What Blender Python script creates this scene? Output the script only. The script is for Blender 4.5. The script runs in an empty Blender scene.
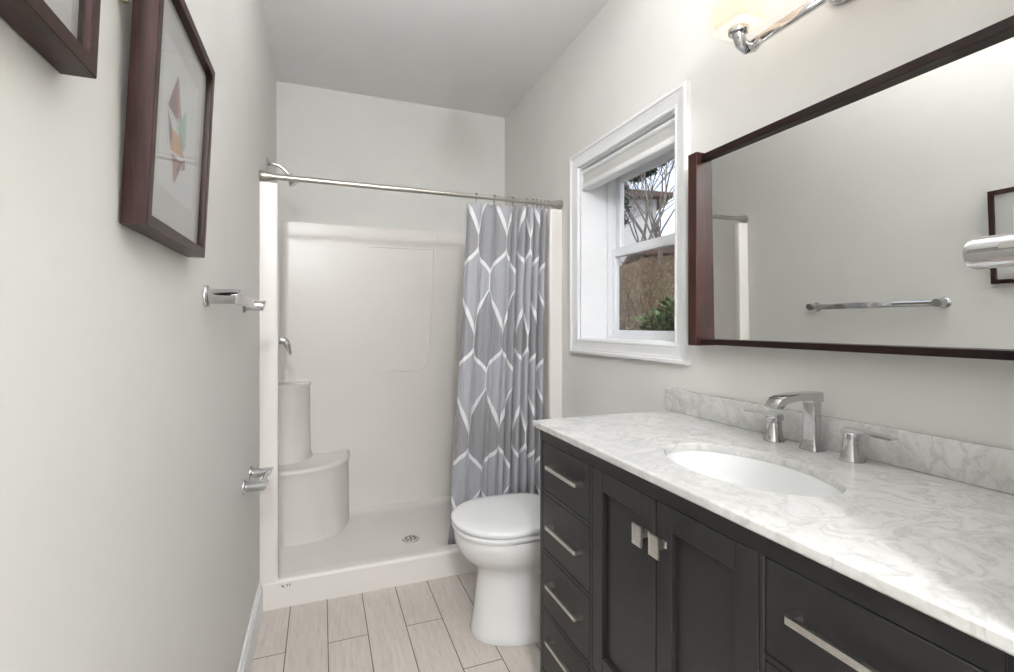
import bpy, bmesh, math, random
from mathutils import Vector, Matrix
PI = math.pi
sc = bpy.context.scene
C = sc.collection
random.seed(7)

# ------------------------------------------------------------------ camera
EYE = 1.22
cam_d = bpy.data.cameras.new('camera')
cam = bpy.data.objects.new('camera', cam_d); C.objects.link(cam)
cam.location = (0, 0, EYE)
cam.rotation_euler = (PI / 2, 0, -0.36397)
cam_d.sensor_width = 36
cam_d.lens = 36 * 487.9 / 1014
cam_d.shift_y = -11.38 / 1014
cam_d.clip_start = 0.02
sc.camera = cam

# ------------------------------------------------------------------ world, exposure
sc.view_settings.view_transform = 'Standard'
sc.view_settings.look = 'None'
sc.view_settings.gamma = 1
sc.view_settings.use_curve_mapping = False
sc.view_settings.exposure = 0.08
w = bpy.data.worlds.new('world'); sc.world = w; w.use_nodes = True
wn = w.node_tree; wn.nodes.clear()
w_out = wn.nodes.new('ShaderNodeOutputWorld'); w_bg = wn.nodes.new('ShaderNodeBackground')
w_geo = wn.nodes.new('ShaderNodeTexCoord'); w_noise = wn.nodes.new('ShaderNodeTexNoise'); w_ramp = wn.nodes.new('ShaderNodeValToRGB')
w_noise.inputs['Scale'].default_value = 9; w_noise.inputs['Detail'].default_value = 5
w_ramp.color_ramp.elements[0].position = .42; w_ramp.color_ramp.elements[0].color = (.66, .75, .90, 1)
w_ramp.color_ramp.elements[1].position = .58; w_ramp.color_ramp.elements[1].color = (.86, .90, .96, 1)
wn.links.new(w_geo.outputs['Generated'], w_noise.inputs['Vector'])
wn.links.new(w_noise.outputs['Fac'], w_ramp.inputs['Fac'])
wn.links.new(w_ramp.outputs['Color'], w_bg.inputs['Color'])
w_bg.inputs['Strength'].default_value = 1.7
wn.links.new(w_bg.outputs['Background'], w_out.inputs['Surface'])

sun_d = bpy.data.lights.new('sun', 'SUN'); sun = bpy.data.objects.new('sun', sun_d); C.objects.link(sun)
sun_d.energy = 2.4; sun_d.angle = 0.3; sun_d.color = (1, .95, .87)
sun.rotation_euler = (math.radians(12), math.radians(-48), 0)

P_VANITY = 46.0        # watts of each bulb over the mirror
P_CEIL_FILL = 1.5         # watts of the fill globe added over the bathroom
P_HALL_FILL = 155.0         # watts of the fill globe added behind the doorway

# ------------------------------------------------------------------ materials
class NT:
    def __init__(s, name):
        s.m = bpy.data.materials.new(name); s.m.use_nodes = True
        s.t = s.m.node_tree; s.t.nodes.clear()
        s.out = s.t.nodes.new('ShaderNodeOutputMaterial')
    def n(s, kind, **kw):
        nd = s.t.nodes.new(kind)
        for k, v in kw.items():
            if hasattr(nd, k): setattr(nd, k, v)
            else: nd.inputs[k.replace('_', ' ')].default_value = v
        return nd
    def l(s, a, b): s.t.links.new(a, b)
    def math(s, op, a, b=None, c=None):
        nd = s.t.nodes.new('ShaderNodeMath'); nd.operation = op
        for i, v in enumerate((a, b, c)):
            if v is None: continue
            if isinstance(v, (int, float)): nd.inputs[i].default_value = v
            else: s.l(v, nd.inputs[i])
        return nd.outputs[0]
    def ramp(s, fac, stops):
        nd = s.t.nodes.new('ShaderNodeValToRGB'); e = nd.color_ramp.elements
        while len(e) < len(stops): e.new(.5)
        for q, (p, c) in zip(e, stops): q.position = p; q.color = (*c, 1) if len(c) == 3 else c
        s.l(fac, nd.inputs['Fac']); return nd.outputs['Color']
    def mix(s, fac, a, b, mode='MIX'):
        nd = s.t.nodes.new('ShaderNodeMix'); nd.data_type = 'RGBA'; nd.blend_type = mode
        for k, v in ((0, fac), (6, a), (7, b)):
            if isinstance(v, (int, float)): nd.inputs[k].default_value = v
            elif isinstance(v, tuple): nd.inputs[k].default_value = (*v, 1)
            else: s.l(v, nd.inputs[k])
        return nd.outputs[2]
    def bsdf(s, col, rough=.5, metal=0., spec=.5, bump=None, strength=.2, dist=.001, **kw):
        b = s.t.nodes.new('ShaderNodeBsdfPrincipled')
        for k, v in (('Base Color', col), ('Roughness', rough)):
            if isinstance(v, tuple): b.inputs[k].default_value = (*v, 1)
            elif isinstance(v, (int, float)): b.inputs[k].default_value = v
            else: s.l(v, b.inputs[k])
        b.inputs['Metallic'].default_value = metal
        b.inputs['Specular IOR Level'].default_value = spec
        for k, v in kw.items(): b.inputs[k.replace('_', ' ')].default_value = v
        if bump is not None:
            bp = s.t.nodes.new('ShaderNodeBump'); bp.inputs['Strength'].default_value = strength
            bp.inputs['Distance'].default_value = dist
            s.l(bump, bp.inputs['Height']); s.l(bp.outputs['Normal'], b.inputs['Normal'])
        s.l(b.outputs['BSDF'], s.out.inputs['Surface'])
        return b
    def pos(s, scale=(1, 1, 1), rot=(0, 0, 0), use='Object'):
        tc = s.t.nodes.new('ShaderNodeTexCoord'); mp = s.t.nodes.new('ShaderNodeMapping')
        mp.inputs['Scale'].default_value = scale; mp.inputs['Rotation'].default_value = rot
        s.l(tc.outputs[use], mp.inputs['Vector']); return mp.outputs['Vector']
    def noise(s, vec, scale, detail=4, dist=0, rough=.5):
        nd = s.t.nodes.new('ShaderNodeTexNoise')
        nd.inputs['Scale'].default_value = scale; nd.inputs['Detail'].default_value = detail
        nd.inputs['Distortion'].default_value = dist; nd.inputs['Roughness'].default_value = rough
        s.l(vec, nd.inputs['Vector']); return nd.outputs['Fac']

def plain(name, col, rough=.5, metal=0., spec=.5, var=.03, scale=30, bump=0., **kw):
    t = NT(name); v = t.pos(); f = t.noise(v, scale, 3)
    c2 = tuple(max(0, c * (1 - var * 2)) for c in col); c3 = tuple(min(1, c * (1 + var)) for c in col)
    cc = t.ramp(f, [(.3, c2), (.7, c3)])
    t.bsdf(cc, rough, metal, spec, f if bump else None, bump, .002, **kw)
    return t.m

M = {}
M['wall'] = plain('wall_paint', (.755, .745, .71), .55, spec=.3, var=.008, scale=6)
M['ceiling'] = plain('ceiling_paint', (.90, .90, .90), .8, spec=.2, var=.008, scale=5)
M['trim'] = plain('white_trim_paint', (.87, .87, .875), .35, var=.01, scale=12)
M['vinyl'] = plain('white_window_vinyl', (.87, .88, .90), .3, var=.01, scale=12)
M['blind'] = plain('white_blind_fabric', (.80, .79, .77), .7, var=.02, scale=60)
M['acrylic'] = plain('glossy_white_shower_acrylic', (.84, .805, .765), .27, spec=.5, var=.008, scale=4)
M['porcelain'] = plain('white_porcelain', (.82, .82, .81), .08, spec=.55, var=.005, scale=4)
M['seatplastic'] = plain('white_seat_plastic', (.82, .82, .82), .2, var=.005, scale=4)
M['chrome'] = plain('polished_chrome', (.57, .57, .575), .06, metal=1, var=.01, scale=5)
M['nickel'] = plain('brushed_nickel', (.66, .64, .60), .28, metal=1, var=.05, scale=120)
M['rodmetal'] = plain('satin_nickel_rod', (.50, .48, .44), .28, metal=1, var=.03, scale=80)
M['vanity'] = plain('charcoal_cabinet_paint', (.020, .0195, .0195), .36, spec=.35, var=.05, scale=25)
M['dark'] = plain('dark_gap', (.006, .006, .006), .8, var=.05)
M['mat'] = plain('white_picture_mat', (.72, .71, .695), .8, var=.01, scale=90)
M['paper'] = plain('white_art_paper', (.84, .85, .86), .8, var=.01, scale=90)
M['brass'] = plain('brass_bracket', (.62, .52, .34), .3, metal=1, var=.05)
M['bark'] = plain('grey_brown_bark', (.16, .13, .11), .9, var=.3, scale=12, bump=.3)
M['twig'] = plain('grey_twigs', (.17, .148, .13), .9, var=.25, scale=9)
M['needle'] = plain('evergreen_needles', (.045, .075, .035), .8, var=.4, scale=14)
M['shrub'] = plain('green_shrub_leaves', (.14, .20, .065), .7, var=.4, scale=20)
M['siding'] = plain('pale_house_siding', (.62, .62, .62), .7, var=.04, scale=6)
M['roof'] = plain('brown_roof_shingle', (.13, .085, .07), .9, var=.2, scale=20)
M['housedark'] = plain('dark_house_window', (.05, .055, .07), .3, var=.2)
M['stalk'] = plain('dry_brush', (.15, .10, .06), .9, var=.4, scale=20)
for nm, c in (('mauve', (.30, .17, .17)), ('taupe', (.26, .22, .21)), ('mint', (.44, .66, .58)), ('peach', (.80, .47, .26)),
              ('rose', (.56, .30, .28)), ('slate', (.25, .24, .27)), ('sage', (.40, .46, .42))):
    M['art_' + nm] = plain('print_ink_' + nm, c, .8, var=.06, scale=60)

def wood(name, dark, lite, axis_scale, rough=.28, spec=.45):
    t = NT(name); v = t.pos(axis_scale)
    f = t.noise(v, 14, 5, .6); g = t.noise(v, 60, 3, 0)
    c = t.ramp(t.math('ADD', t.math('MULTIPLY', f, .7), t.math('MULTIPLY', g, .3)), [(.35, dark), (.68, lite)])
    t.bsdf(c, rough, spec=spec, bump=g, strength=.05)
    return t.m
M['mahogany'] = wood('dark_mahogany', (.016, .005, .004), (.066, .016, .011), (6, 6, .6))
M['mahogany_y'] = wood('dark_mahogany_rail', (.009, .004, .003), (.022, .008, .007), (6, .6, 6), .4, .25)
M['framewood'] = wood('dark_espresso_frame', (.018, .008, .006), (.044, .019, .015), (6, 6, .6), .38, .22)

def mirror_mat():
    t = NT('silvered_mirror'); t.bsdf((.86, .875, .86), .0, 1.); return t.m
M['mirror'] = mirror_mat()

def glass_mat(name, tint=(1, 1, 1), refl=.06):
    t = NT(name)
    tr = t.n('ShaderNodeBsdfTransparent'); tr.inputs['Color'].default_value = (*tint, 1)
    gl = t.n('ShaderNodeBsdfGlossy'); gl.inputs['Roughness'].default_value = .0
    lw = t.n('ShaderNodeLayerWeight'); lw.inputs['Blend'].default_value = .12
    mx = t.n('ShaderNodeMixShader')
    t.l(t.math('MAXIMUM', t.math('MULTIPLY', lw.outputs['Fresnel'], .55), refl * .6), mx.inputs[0])
    t.l(tr.outputs[0], mx.inputs[1]); t.l(gl.outputs[0], mx.inputs[2]); t.l(mx.outputs[0], t.out.inputs['Surface'])
    return t.m
M['glass'] = glass_mat('window_glass')
M['picglass'] = glass_mat('picture_glass', (1, 1, 1), .05)

def shade_mat(name, tint, body, glow, mixf):
    t = NT(name)
    tr = t.n('ShaderNodeBsdfTransparent'); tr.inputs['Color'].default_value = (*tint, 1); tl = t.n('ShaderNodeBsdfTranslucent')
    tl.inputs['Color'].default_value = (*body, 1)
    em = t.n('ShaderNodeEmission'); em.inputs['Color'].default_value = (*glow, 1); em.inputs['Strength'].default_value = .14
    m1 = t.n('ShaderNodeMixShader'); m1.inputs[0].default_value = mixf
    t.l(tr.outputs[0], m1.inputs[1]); t.l(tl.outputs[0], m1.inputs[2])
    ad = t.n('ShaderNodeAddShader'); t.l(m1.outputs[0], ad.inputs[0]); t.l(em.outputs[0], ad.inputs[1])
    t.l(ad.outputs[0], t.out.inputs['Surface']); return t.m
M['shade'] = shade_mat('frosted_lit_glass', (1, .96, .92), (.94, .88, .81), (1, .84, .69), .55)
M['globe'] = shade_mat('white_globe_glass', (1, 1, 1), (.93, .94, .95), (1, .97, .93), .38)
def emit(name, col, s):
    t = NT(name); em = t.n('ShaderNodeEmission'); em.inputs['Color'].default_value = (*col, 1); em.inputs['Strength'].default_value = s
    t.l(em.outputs[0], t.out.inputs['Surface']); return t.m
M['bulb'] = emit('lit_bulb', (1, .85, .70), .8)
M['diffuser'] = emit('lit_diffuser', (1, .97, .93), 4.0)

def marble():
    t = NT('white_grey_marble'); v = t.pos((1, 1, 1), (.3, .2, .6))
    warp = t.n('ShaderNodeTexNoise'); warp.inputs['Scale'].default_value = 5; warp.inputs['Detail'].default_value = 5
    t.l(v, warp.inputs['Vector'])
    mv = t.n('ShaderNodeVectorMath'); mv.operation = 'MULTIPLY_ADD'; mv.inputs[1].default_value = (.32, .32, .32)
    t.l(warp.outputs['Color'], mv.inputs[0]); t.l(v, mv.inputs[2]); p = mv.outputs[0]
    def vein(scale, detail, width):
        f = t.noise(p, scale, detail, .4)
        d = t.math('ABSOLUTE', t.math('SUBTRACT', f, .5))
        return t.math('POWER', t.math('SUBTRACT', 1, t.math('MINIMUM', t.math('DIVIDE', d, width), 1)), 1.6)
    v1 = vein(5, 5, .05); v2 = vein(13, 5, .07); v3 = vein(28, 4, .10)
    cloud = t.noise(p, 4.5, 6, .5); cl2 = t.noise(v, 16, 6, .6)
    base = t.ramp(cloud, [(.30, (.58, .58, .575)), (.46, (.69, .685, .67)), (.62, (.75, .74, .725))])
    base = t.mix(t.math('MULTIPLY', cl2, .25), base, (.58, .57, .545))
    c = t.mix(t.math('MULTIPLY', t.math('MULTIPLY', v1, cl2), .55), base, (.40, .40, .40))
    c = t.mix(t.math('MULTIPLY', t.math('MULTIPLY', v2, cloud), .62), c, (.36, .355, .345))
    c = t.mix(t.math('MULTIPLY', t.math('MULTIPLY', v3, cl2), .35), c, (.45, .42, .37))
    t.bsdf(c, .22, spec=.45); return t.m
M['marble'] = marble()

def floor_mat():
    t = NT('wood_look_plank_tile'); tc = t.n('ShaderNodeTexCoord'); sx = t.n('ShaderNodeSeparateXYZ')
    t.l(tc.outputs['Object'], sx.inputs[0]); X, Y = sx.outputs[0], sx.outputs[1]
    p = .1486; L = .64
    cx = t.math('DIVIDE', t.math('ADD', X, .124), p); col = t.math('FLOOR', cx); fx = t.math('FRACT', cx)
    odd = t.math('FLOORED_MODULO', t.math('ADD', col, 1), 2)
    cy = t.math('ADD', t.math('DIVIDE', t.math('SUBTRACT', Y, 1.99), L), t.math('MULTIPLY', odd, .5))
    row = t.math('FLOOR', cy); fy = t.math('FRACT', cy)
    ex = t.math('MULTIPLY', t.math('MINIMUM', fx, t.math('SUBTRACT', 1, fx)), p)
    ey = t.math('MULTIPLY', t.math('MINIMUM', fy, t.math('SUBTRACT', 1, fy)), L)
    e = t.math('MINIMUM', ex, ey); grout = t.math('LESS_THAN', e, .0019)
    cb = t.n('ShaderNodeCombineXYZ'); t.l(col, cb.inputs[0]); t.l(row, cb.inputs[1])
    wn_ = t.n('ShaderNodeTexWhiteNoise'); wn_.noise_dimensions = '3D'; t.l(cb.outputs[0], wn_.inputs['Vector'])
    cb2 = t.n('ShaderNodeCombineXYZ')
    t.l(t.math('ADD', t.math('MULTIPLY', X, 9), t.math('MULTIPLY', wn_.outputs['Value'], 30)), cb2.inputs[0])
    t.l(t.math('MULTIPLY', Y, .7), cb2.inputs[1]); t.l(wn_.outputs['Value'], cb2.inputs[2])
    g1 = t.noise(cb2.outputs[0], 10, 5, .5); g2 = t.noise(cb2.outputs[0], 34, 3, 0)
    g = t.math('ADD', t.math('MULTIPLY', g1, .55), t.math('MULTIPLY', g2, .45))
    c = t.ramp(g, [(.3, (.52, .46, .41)), (.5, (.63, .57, .52)), (.72, (.70, .645, .60))])
    c = t.mix(t.math('MULTIPLY', wn_.outputs['Value'], .22), c, (.50, .45, .405))
    c = t.mix(grout, c, (.12, .10, .09))
    h = t.math('MINIMUM', t.math('DIVIDE', e, .003), 1)
    t.bsdf(c, .42, spec=.4, bump=h, strength=.35, dist=.001); return t.m
M['floor'] = floor_mat()

def curtain_mat():
    t = NT('grey_ogee_curtain_fabric'); uv = t.n('ShaderNodeUVMap'); uv.uv_map = 'UVMap'
    sx = t.n('ShaderNodeSeparateXYZ'); t.l(uv.outputs['UV'], sx.inputs[0]); U, V = sx.outputs[0], sx.outputs[1]
    W, H = .108, .505
    a = t.math('PINGPONG', U, W)                     # distance from a teardrop's centre line
    ph = t.math('FRACT', t.math('DIVIDE', t.math('SUBTRACT', 1.400, V), H))   # 0 at a teardrop's point, grows downward
    s1 = t.math('MINIMUM', t.math('DIVIDE', ph, .47), 1)
    x1 = t.math('SINE', t.math('MULTIPLY', s1, PI / 2)); x1 = t.math('ADD', t.math('MULTIPLY', x1, .62), t.math('MULTIPLY', s1, .38))
    s2 = t.math('MINIMUM', t.math('MAXIMUM', t.math('DIVIDE', t.math('SUBTRACT', ph, .58), .27), 0), 1)
    x2 = t.math('SUBTRACT', .5, t.math('MULTIPLY', t.math('COSINE', t.math('MULTIPLY', s2, PI)), .5))
    prof = t.math('MULTIPLY', t.math('SUBTRACT', x1, x2), W)
    d = t.math('ABSOLUTE', t.math('SUBTRACT', a, prof))
    thick = t.math('ADD', .0020, t.math('MULTIPLY', t.math('SINE', t.math('MULTIPLY', s1, PI)), .0095))
    thick = t.math('ADD', thick, t.math('MULTIPLY', t.math('SINE', t.math('MULTIPLY', s2, PI)), .0135))
    line = t.math('LESS_THAN', d, thick)
    inside = t.math('LESS_THAN', a, prof)
    v = t.pos((120, 120, 2)); n = t.noise(v, 6, 2)
    ca = t.mix(n, (.27, .265, .28), (.31, .305, .32)); cb = t.mix(n, (.37, .375, .405), (.42, .425, .455))
    c = t.mix(inside, cb, ca); c = t.mix(line, c, (.80, .80, .81))
    b = t.bsdf(c, .55, spec=.3, bump=n, strength=.05)
    b.inputs['Sheen Weight'].default_value = .2
    return t.m
M['curtain'] = curtain_mat()

def ground_mat():
    t = NT('leaf_litter_hillside'); v = t.pos()
    a = t.noise(v, 2.2, 6, .6); b = t.noise(v, 16, 8, 1.2, .8)
    c = t.ramp(b, [(.36, (.03, .022, .016)), (.47, (.10, .07, .045)), (.54, (.20, .14, .085)), (.62, (.34, .27, .17))])
    c = t.mix(t.ramp(a, [(.5, (0, 0, 0)), (.7, (.7, .7, .7))]), c, (.16, .14, .07))
    t.bsdf(c, .95, spec=.1, bump=b, strength=1, dist=.05); return t.m
M['ground'] = ground_mat()

# ------------------------------------------------------------------ mesh helpers
def world_loc(o):
    v = Vector((0, 0, 0))
    while o: v += o.location; o = o.parent
    return v
def obj(name, bm, mat, parent=None, smooth=True, angle=38):
    if parent is not None: bmesh.ops.translate(bm, vec=-world_loc(parent), verts=bm.verts)
    bmesh.ops.recalc_face_normals(bm, faces=bm.faces)
    me = bpy.data.meshes.new(name); bm.to_mesh(me); bm.free()
    for q in (mat if isinstance(mat, (list, tuple)) else [mat]): me.materials.append(q)
    if smooth:
        me.shade_smooth() if hasattr(me, 'shade_smooth') else None
        me.set_sharp_from_angle(angle=math.radians(angle))
    o = bpy.data.objects.new(name, me); C.objects.link(o)
    if parent is not None: o.parent = parent
    return o
def tag(o, label, cat, group=None):
    o['label'] = label; o['category'] = cat
    if group: o['group'] = group
    return o
def thing(name, loc, label, cat, group=None):
    o = bpy.data.objects.new(name, None); C.objects.link(o); o.location = loc
    o.empty_display_size = .05
    return tag(o, label, cat, group)
def struct(name, bm, mat, smooth=False):
    o = obj(name, bm, mat, None, smooth); o['kind'] = 'structure'; return o
def B(): return bmesh.new()
def box(bm, x0, x1, y0, y1, z0, z1, bev=0., seg=2, mi=0):
    r = bmesh.ops.create_cube(bm, size=1)
    vs = r['verts']
    for v in vs:
        v.co = Vector(((x0 + x1) / 2 + v.co.x * (x1 - x0), (y0 + y1) / 2 + v.co.y * (y1 - y0), (z0 + z1) / 2 + v.co.z * (z1 - z0)))
    fs = list({f for v in vs for f in v.link_faces})
    for f in fs: f.material_index = mi
    if bev > 0:
        es = list({e for v in vs for e in v.link_edges})
        bmesh.ops.bevel(bm, geom=es, offset=bev, segments=seg, profile=.5, affect='EDGES')
    return bm
def tube(bm, pts, r, n=14, cap=True, flat=None):
    """round tube along pts; r scalar or list; flat=(a,b) gives an elliptical section with b along the world up-ish axis"""
    pts = [Vector(p) for p in pts]; rs = r if isinstance(r, (list, tuple)) else [r] * len(pts)
    rings = []; prev = None
    for i, p in enumerate(pts):
        d = (pts[min(i + 1, len(pts) - 1)] - pts[max(i - 1, 0)]).normalized()
        if prev is None:
            up = Vector((0, 0, 1)) if abs(d.z) < .9 else Vector((1, 0, 0))
            a = d.cross(up).normalized()
        else:
            a = (prev - d * prev.dot(d)).normalized()
        b = d.cross(a).normalized(); prev = a
        fa, fb = flat if flat else (1, 1)
        rings.append([bm.verts.new(p + a * math.cos(2 * PI * k / n) * rs[i] * fa + b * math.sin(2 * PI * k / n) * rs[i] * fb) for k in range(n)])
    for i in range(len(rings) - 1):
        for k in range(n):
            bm.faces.new((rings[i][k], rings[i][(k + 1) % n], rings[i + 1][(k + 1) % n], rings[i + 1][k]))
    if cap:
        bm.faces.new(rings[0][::-1]); bm.faces.new(rings[-1])
    return bm
def lathe(bm, prof, origin, axis='Z', n=32, sx=1., sy=1.):
    """prof: list of (radius, height) along axis"""
    o = Vector(origin); rings = []
    def pt(r, h, a):
        c, s = math.cos(a) * r * sx, math.sin(a) * r * sy
        return {'Z': Vector((c, s, h)), 'X': Vector((h, c, s)), 'Y': Vector((c, h, s))}[axis] + o
    for r, h in prof:
        if r < 1e-6: rings.append([bm.verts.new(pt(0, h, 0))])
        else: rings.append([bm.verts.new(pt(r, h, 2 * PI * k / n)) for k in range(n)])
    for i in range(len(rings) - 1):
        A, Bq = rings[i], rings[i + 1]
        for k in range(n):
            k2 = (k + 1) % n
            if len(A) == 1 and len(Bq) == 1: continue
            if len(A) == 1: bm.faces.new((A[0], Bq[k2], Bq[k]))
            elif len(Bq) == 1: bm.faces.new((A[k], A[k2], Bq[0]))
            else: bm.faces.new((A[k], A[k2], Bq[k2], Bq[k]))
    if len(rings[0]) > 1: bm.faces.new(rings[0][::-1])
    if len(rings[-1]) > 1: bm.faces.new(rings[-1])
    return bm
def loft(bm, rings, cap0=True, cap1=True, closed=True):
    vr = [[bm.verts.new(p) for p in r] for r in rings]
    n = len(vr[0])
    for i in range(len(vr) - 1):
        for k in range(n if closed else n - 1):
            k2 = (k + 1) % n
            bm.faces.new((vr[i][k], vr[i][k2], vr[i + 1][k2], vr[i + 1][k]))
    if cap0: bm.faces.new(vr[0][::-1])
    if cap1: bm.faces.new(vr[-1])
    return vr
def prism(bm, poly, fn, h0, h1, mi=0):
    """poly of 2-D points extruded; fn(a,b,h) gives 3-D"""
    A = [bm.verts.new(fn(a, b, h0)) for a, b in poly]; D = [bm.verts.new(fn(a, b, h1)) for a, b in poly]
    n = len(poly); fs = [bm.faces.new(A[::-1]), bm.faces.new(D)]
    for k in range(n): fs.append(bm.faces.new((A[k], A[(k + 1) % n], D[(k + 1) % n], D[k])))
    for f in fs: f.material_index = mi
    return bm
def frame_sweep(bm, a0, a1, b0, b1, prof, fn):
    """mitred rectangular frame. a/b: outer rectangle. prof: closed list of (inset, height)."""
    rings = []
    for i, h in prof:
        rings.append([bm.verts.new(fn(a, b, h)) for a, b in ((a0 + i, b0 + i), (a1 - i, b0 + i), (a1 - i, b1 - i), (a0 + i, b1 - i))])
    m = len(rings)
    for i in range(m):
        A, D = rings[i], rings[(i + 1) % m]
        for k in range(4): bm.faces.new((A[k], A[(k + 1) % 4], D[(k + 1) % 4], D[k]))
    return bm
def arc(cx, cy, r, a0, a1, n=8):
    return [(cx + r * math.cos(a0 + (a1 - a0) * k / n), cy + r * math.sin(a0 + (a1 - a0) * k / n)) for k in range(n + 1)]
def rrect(a0, a1, b0, b1, r, n=6):
    return arc(a1 - r, b1 - r, r, 0, PI / 2, n) + arc(a0 + r, b1 - r, r, PI / 2, PI, n) + arc(a0 + r, b0 + r, r, PI, 1.5 * PI, n) + arc(a1 - r, b0 + r, r, 1.5 * PI, 2 * PI, n)

# ------------------------------------------------------------------ the room
XL, XR, YB, CH = -.247, 1.195, 3.18, 2.66
HY = -1.5                                   # end of the space behind the doorway
struct('floor', box(B(), XL - .1, 1.5, HY, YB + .1, -.1, 0), M['floor'])
struct('ceiling', box(B(), XL - .1, 1.5, HY - .1, YB + .1, CH, CH + .1), M['ceiling'])
struct('wall_left', box(B(), XL - .1, XL, HY, YB, 0, CH), M['wall'])
struct('wall_back', box(B(), XL - .1, 1.4, YB, YB + .1, 0, CH), M['wall'])
WY0, WY1, WZ0, WZ1 = 1.415, 2.13, 1.135, 1.998          # window opening
b = B(); XO = 1.40
box(b, XR, XO, .10, WY0, 0, CH); box(b, XR, XO, WY1, YB, 0, CH)
box(b, XR, XO, WY0, WY1, 0, WZ0); box(b, XR, XO, WY0, WY1, WZ1, CH)
struct('wall_right', b, M['wall'])
b = B(); box(b, .62, XR, .10, .22, 0, CH);
struct('wall_front', b, M['wall'])
b = B(); box(b, XL - .1, 1.5, HY - .1, HY, 0, CH); struct('wall_hall', b, M['wall'])
b = B(); box(b, 1.40, 1.5, HY, .10, 0, CH); struct('wall_hall_side', b, M['wall'])
b = B()
prof = [(0, 0), (.016, 0), (.016, .095), (.013, .112), (.008, .118), (.006, .127), (0, .127)]
prism(b, prof, lambda a, z, h: Vector((XL + a, h, z)), HY + .002, 2.305)
struct('baseboard_left', b, M['trim'])

# ------------------------------------------------------------------ window
win = bpy.data.objects.new('window_1', None); C.objects.link(win); win.location = (XR, (WY0 + WY1) / 2, WZ0); win['kind'] = 'structure'
fx = lambda a, bb, h: Vector((XR - h, a, bb))
cas = [(0, 0), (0, .020), (.004, .024), (.014, .024), (.018, .019), (.024, .019), (.030, .016), (.050, .014), (.056, .012), (.060, .014), (.066, .014), (.069, .010), (.069, 0)]
obj('casing', frame_sweep(B(), WY0 - .064, WY1 + .064, WZ0 - .055, WZ1 + .064, cas, fx), M['trim'], win, True, 25)
obj('jamb', frame_sweep(B(), WY0 - .001, WY1 + .001, WZ0 - .001, WZ1 + .001, [(0, -.002), (.012, -.002), (.012, -.160), (0, -.160)], fx), M['trim'], win, False)
obj('frame', frame_sweep(B(), WY0, WY1, WZ0, WZ1, [(0, -.150), (.024, -.150), (.024, -.158), (.032, -.158), (.032, -.170), (.026, -.170), (.026, -.200), (0, -.200)], fx), M['vinyl'], win, False)
def sash(name, z0, z1, h, rail0, rail1):
    s = B(); y0, y1 = WY0 + .028, WY1 - .028; st = .036
    def bar(a0, a1, c0, c1): box(s, XR - h, XR - h + .026, a0, a1, c0, c1, .003)
    bar(y0, y0 + st, z0, z1); bar(y1 - st, y1, z0, z1)
    bar(y0 + st - .003, y1 - st + .003, z0, z0 + rail0); bar(y0 + st - .003, y1 - st + .003, z1 - rail1, z1)
    o = obj(name, s, M['vinyl'], win)
    g = B(); box(g, XR - h + .010, XR - h + .016, y0 + st - .004, y1 - st + .004, z0 + rail0 - .004, z1 - rail1 + .004)
    obj('pane', g, M['glass'], o, False)
    return o
sash('lower_sash', WZ0 + .018, 1.598, -.165, .040, .044)
sash('upper_sash', 1.560, WZ1 - .026, -.193, .044, .044)
o = obj('sill', box(B(), XR - .004, XR + .16, WY0 + .012, WY1 - .012, WZ0 + .010, WZ0 + .018, .002), M['trim'], win)

# roller blind rolled up at the head of the opening
bl = thing('window_blind', (XR + .05, (WY0 + WY1) / 2, WZ1 - .1), 'white blind drawn right up under the head of the window', 'blind')
by0, by1 = WY0 + .016, WY1 - .016
b = B(); pr = [(.004, 1.972), (.004, 1.965), (.010, 1.958), (.050, 1.958), (.060, 1.965), (.060, 1.978), (.012, 1.978)]
prism(b, pr, lambda a, z, h: Vector((XR + a, h, z)), by0, by1); obj('headrail', b, M['trim'], bl)
b = B()
cells = []
for k in range(7):
    z = 1.957 - k * .0065
    cells += [(.014, z), (.010, z - .003)]
cells += [(.012, 1.910), (.054, 1.910)]
for k in range(6, -1, -1):
    z = 1.957 - k * .0065
    cells += [(.058, z - .003), (.054, z)]
prism(b, cells, lambda a, z, h: Vector((XR + a, h, z)), by0 + .003, by1 - .003); obj('pleats', b, M['blind'], bl)
b = B(); box(b, XR + .006, XR + .060, by0 + .002, by1 - .002, 1.884, 1.909, .005, 3); obj('bottom_rail', b, M['trim'], bl)

# ------------------------------------------------------------------ shower unit
SX0, SX1, SYF, SYB, SH = -.173, 1.122, 2.31, 3.15, 1.828
SI0, SI1 = -.234, 1.182                    # inner faces of the side walls behind the front lips
su = thing('shower_unit', (.47, 2.31, 0), 'one-piece glossy white shower stall with a low curb and a corner seat', 'shower')
def wallpath():
    p = [(XL + .002, SYF), (SX0 - .010, SYF)] + arc(SX0 - .010, SYF + .010, .010, -PI / 2, 0, 5)[1:]
    p += arc(SX0 - .012, SYF + .034, .012, 0, PI / 2, 4) + arc(SI0 + .012, SYF + .058, .012, -PI / 2, -PI, 4)
    R = .060
    p += arc(SI0 + R, SYB - R, R, PI, PI / 2, 9) + arc(SI1 - R, SYB - R, R, PI / 2, 0, 9)
    p += arc(SI1 - .012, SYF + .058, .012, 0, -PI / 2, 4) + arc(SX1 + .012, SYF + .034, .012, PI / 2, PI, 4)
    p += arc(SX1 + .010, SYF + .010, .010, PI, 1.5 * PI, 5) + [(XR - .002, SYF)]
    return p
pth = wallpath()
def outer(p):
    x, y = p
    if y <= SYF + .047: return (XL + .002 if x < .5 else XR - .002, min(y + .012, SYF + .05))
    ox = XL + .002 if x < SI0 + .0605 else (XR - .002 if x > SI1 - .0605 else x)
    oy = YB - .002 if y > SYB - .0605 else y
    return (ox, oy)
b = B()
ls = [[(x, y, z) for x, y in pth] for z in (0.0, .05, .3, .9, 1.5, SH - .006)]
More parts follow.
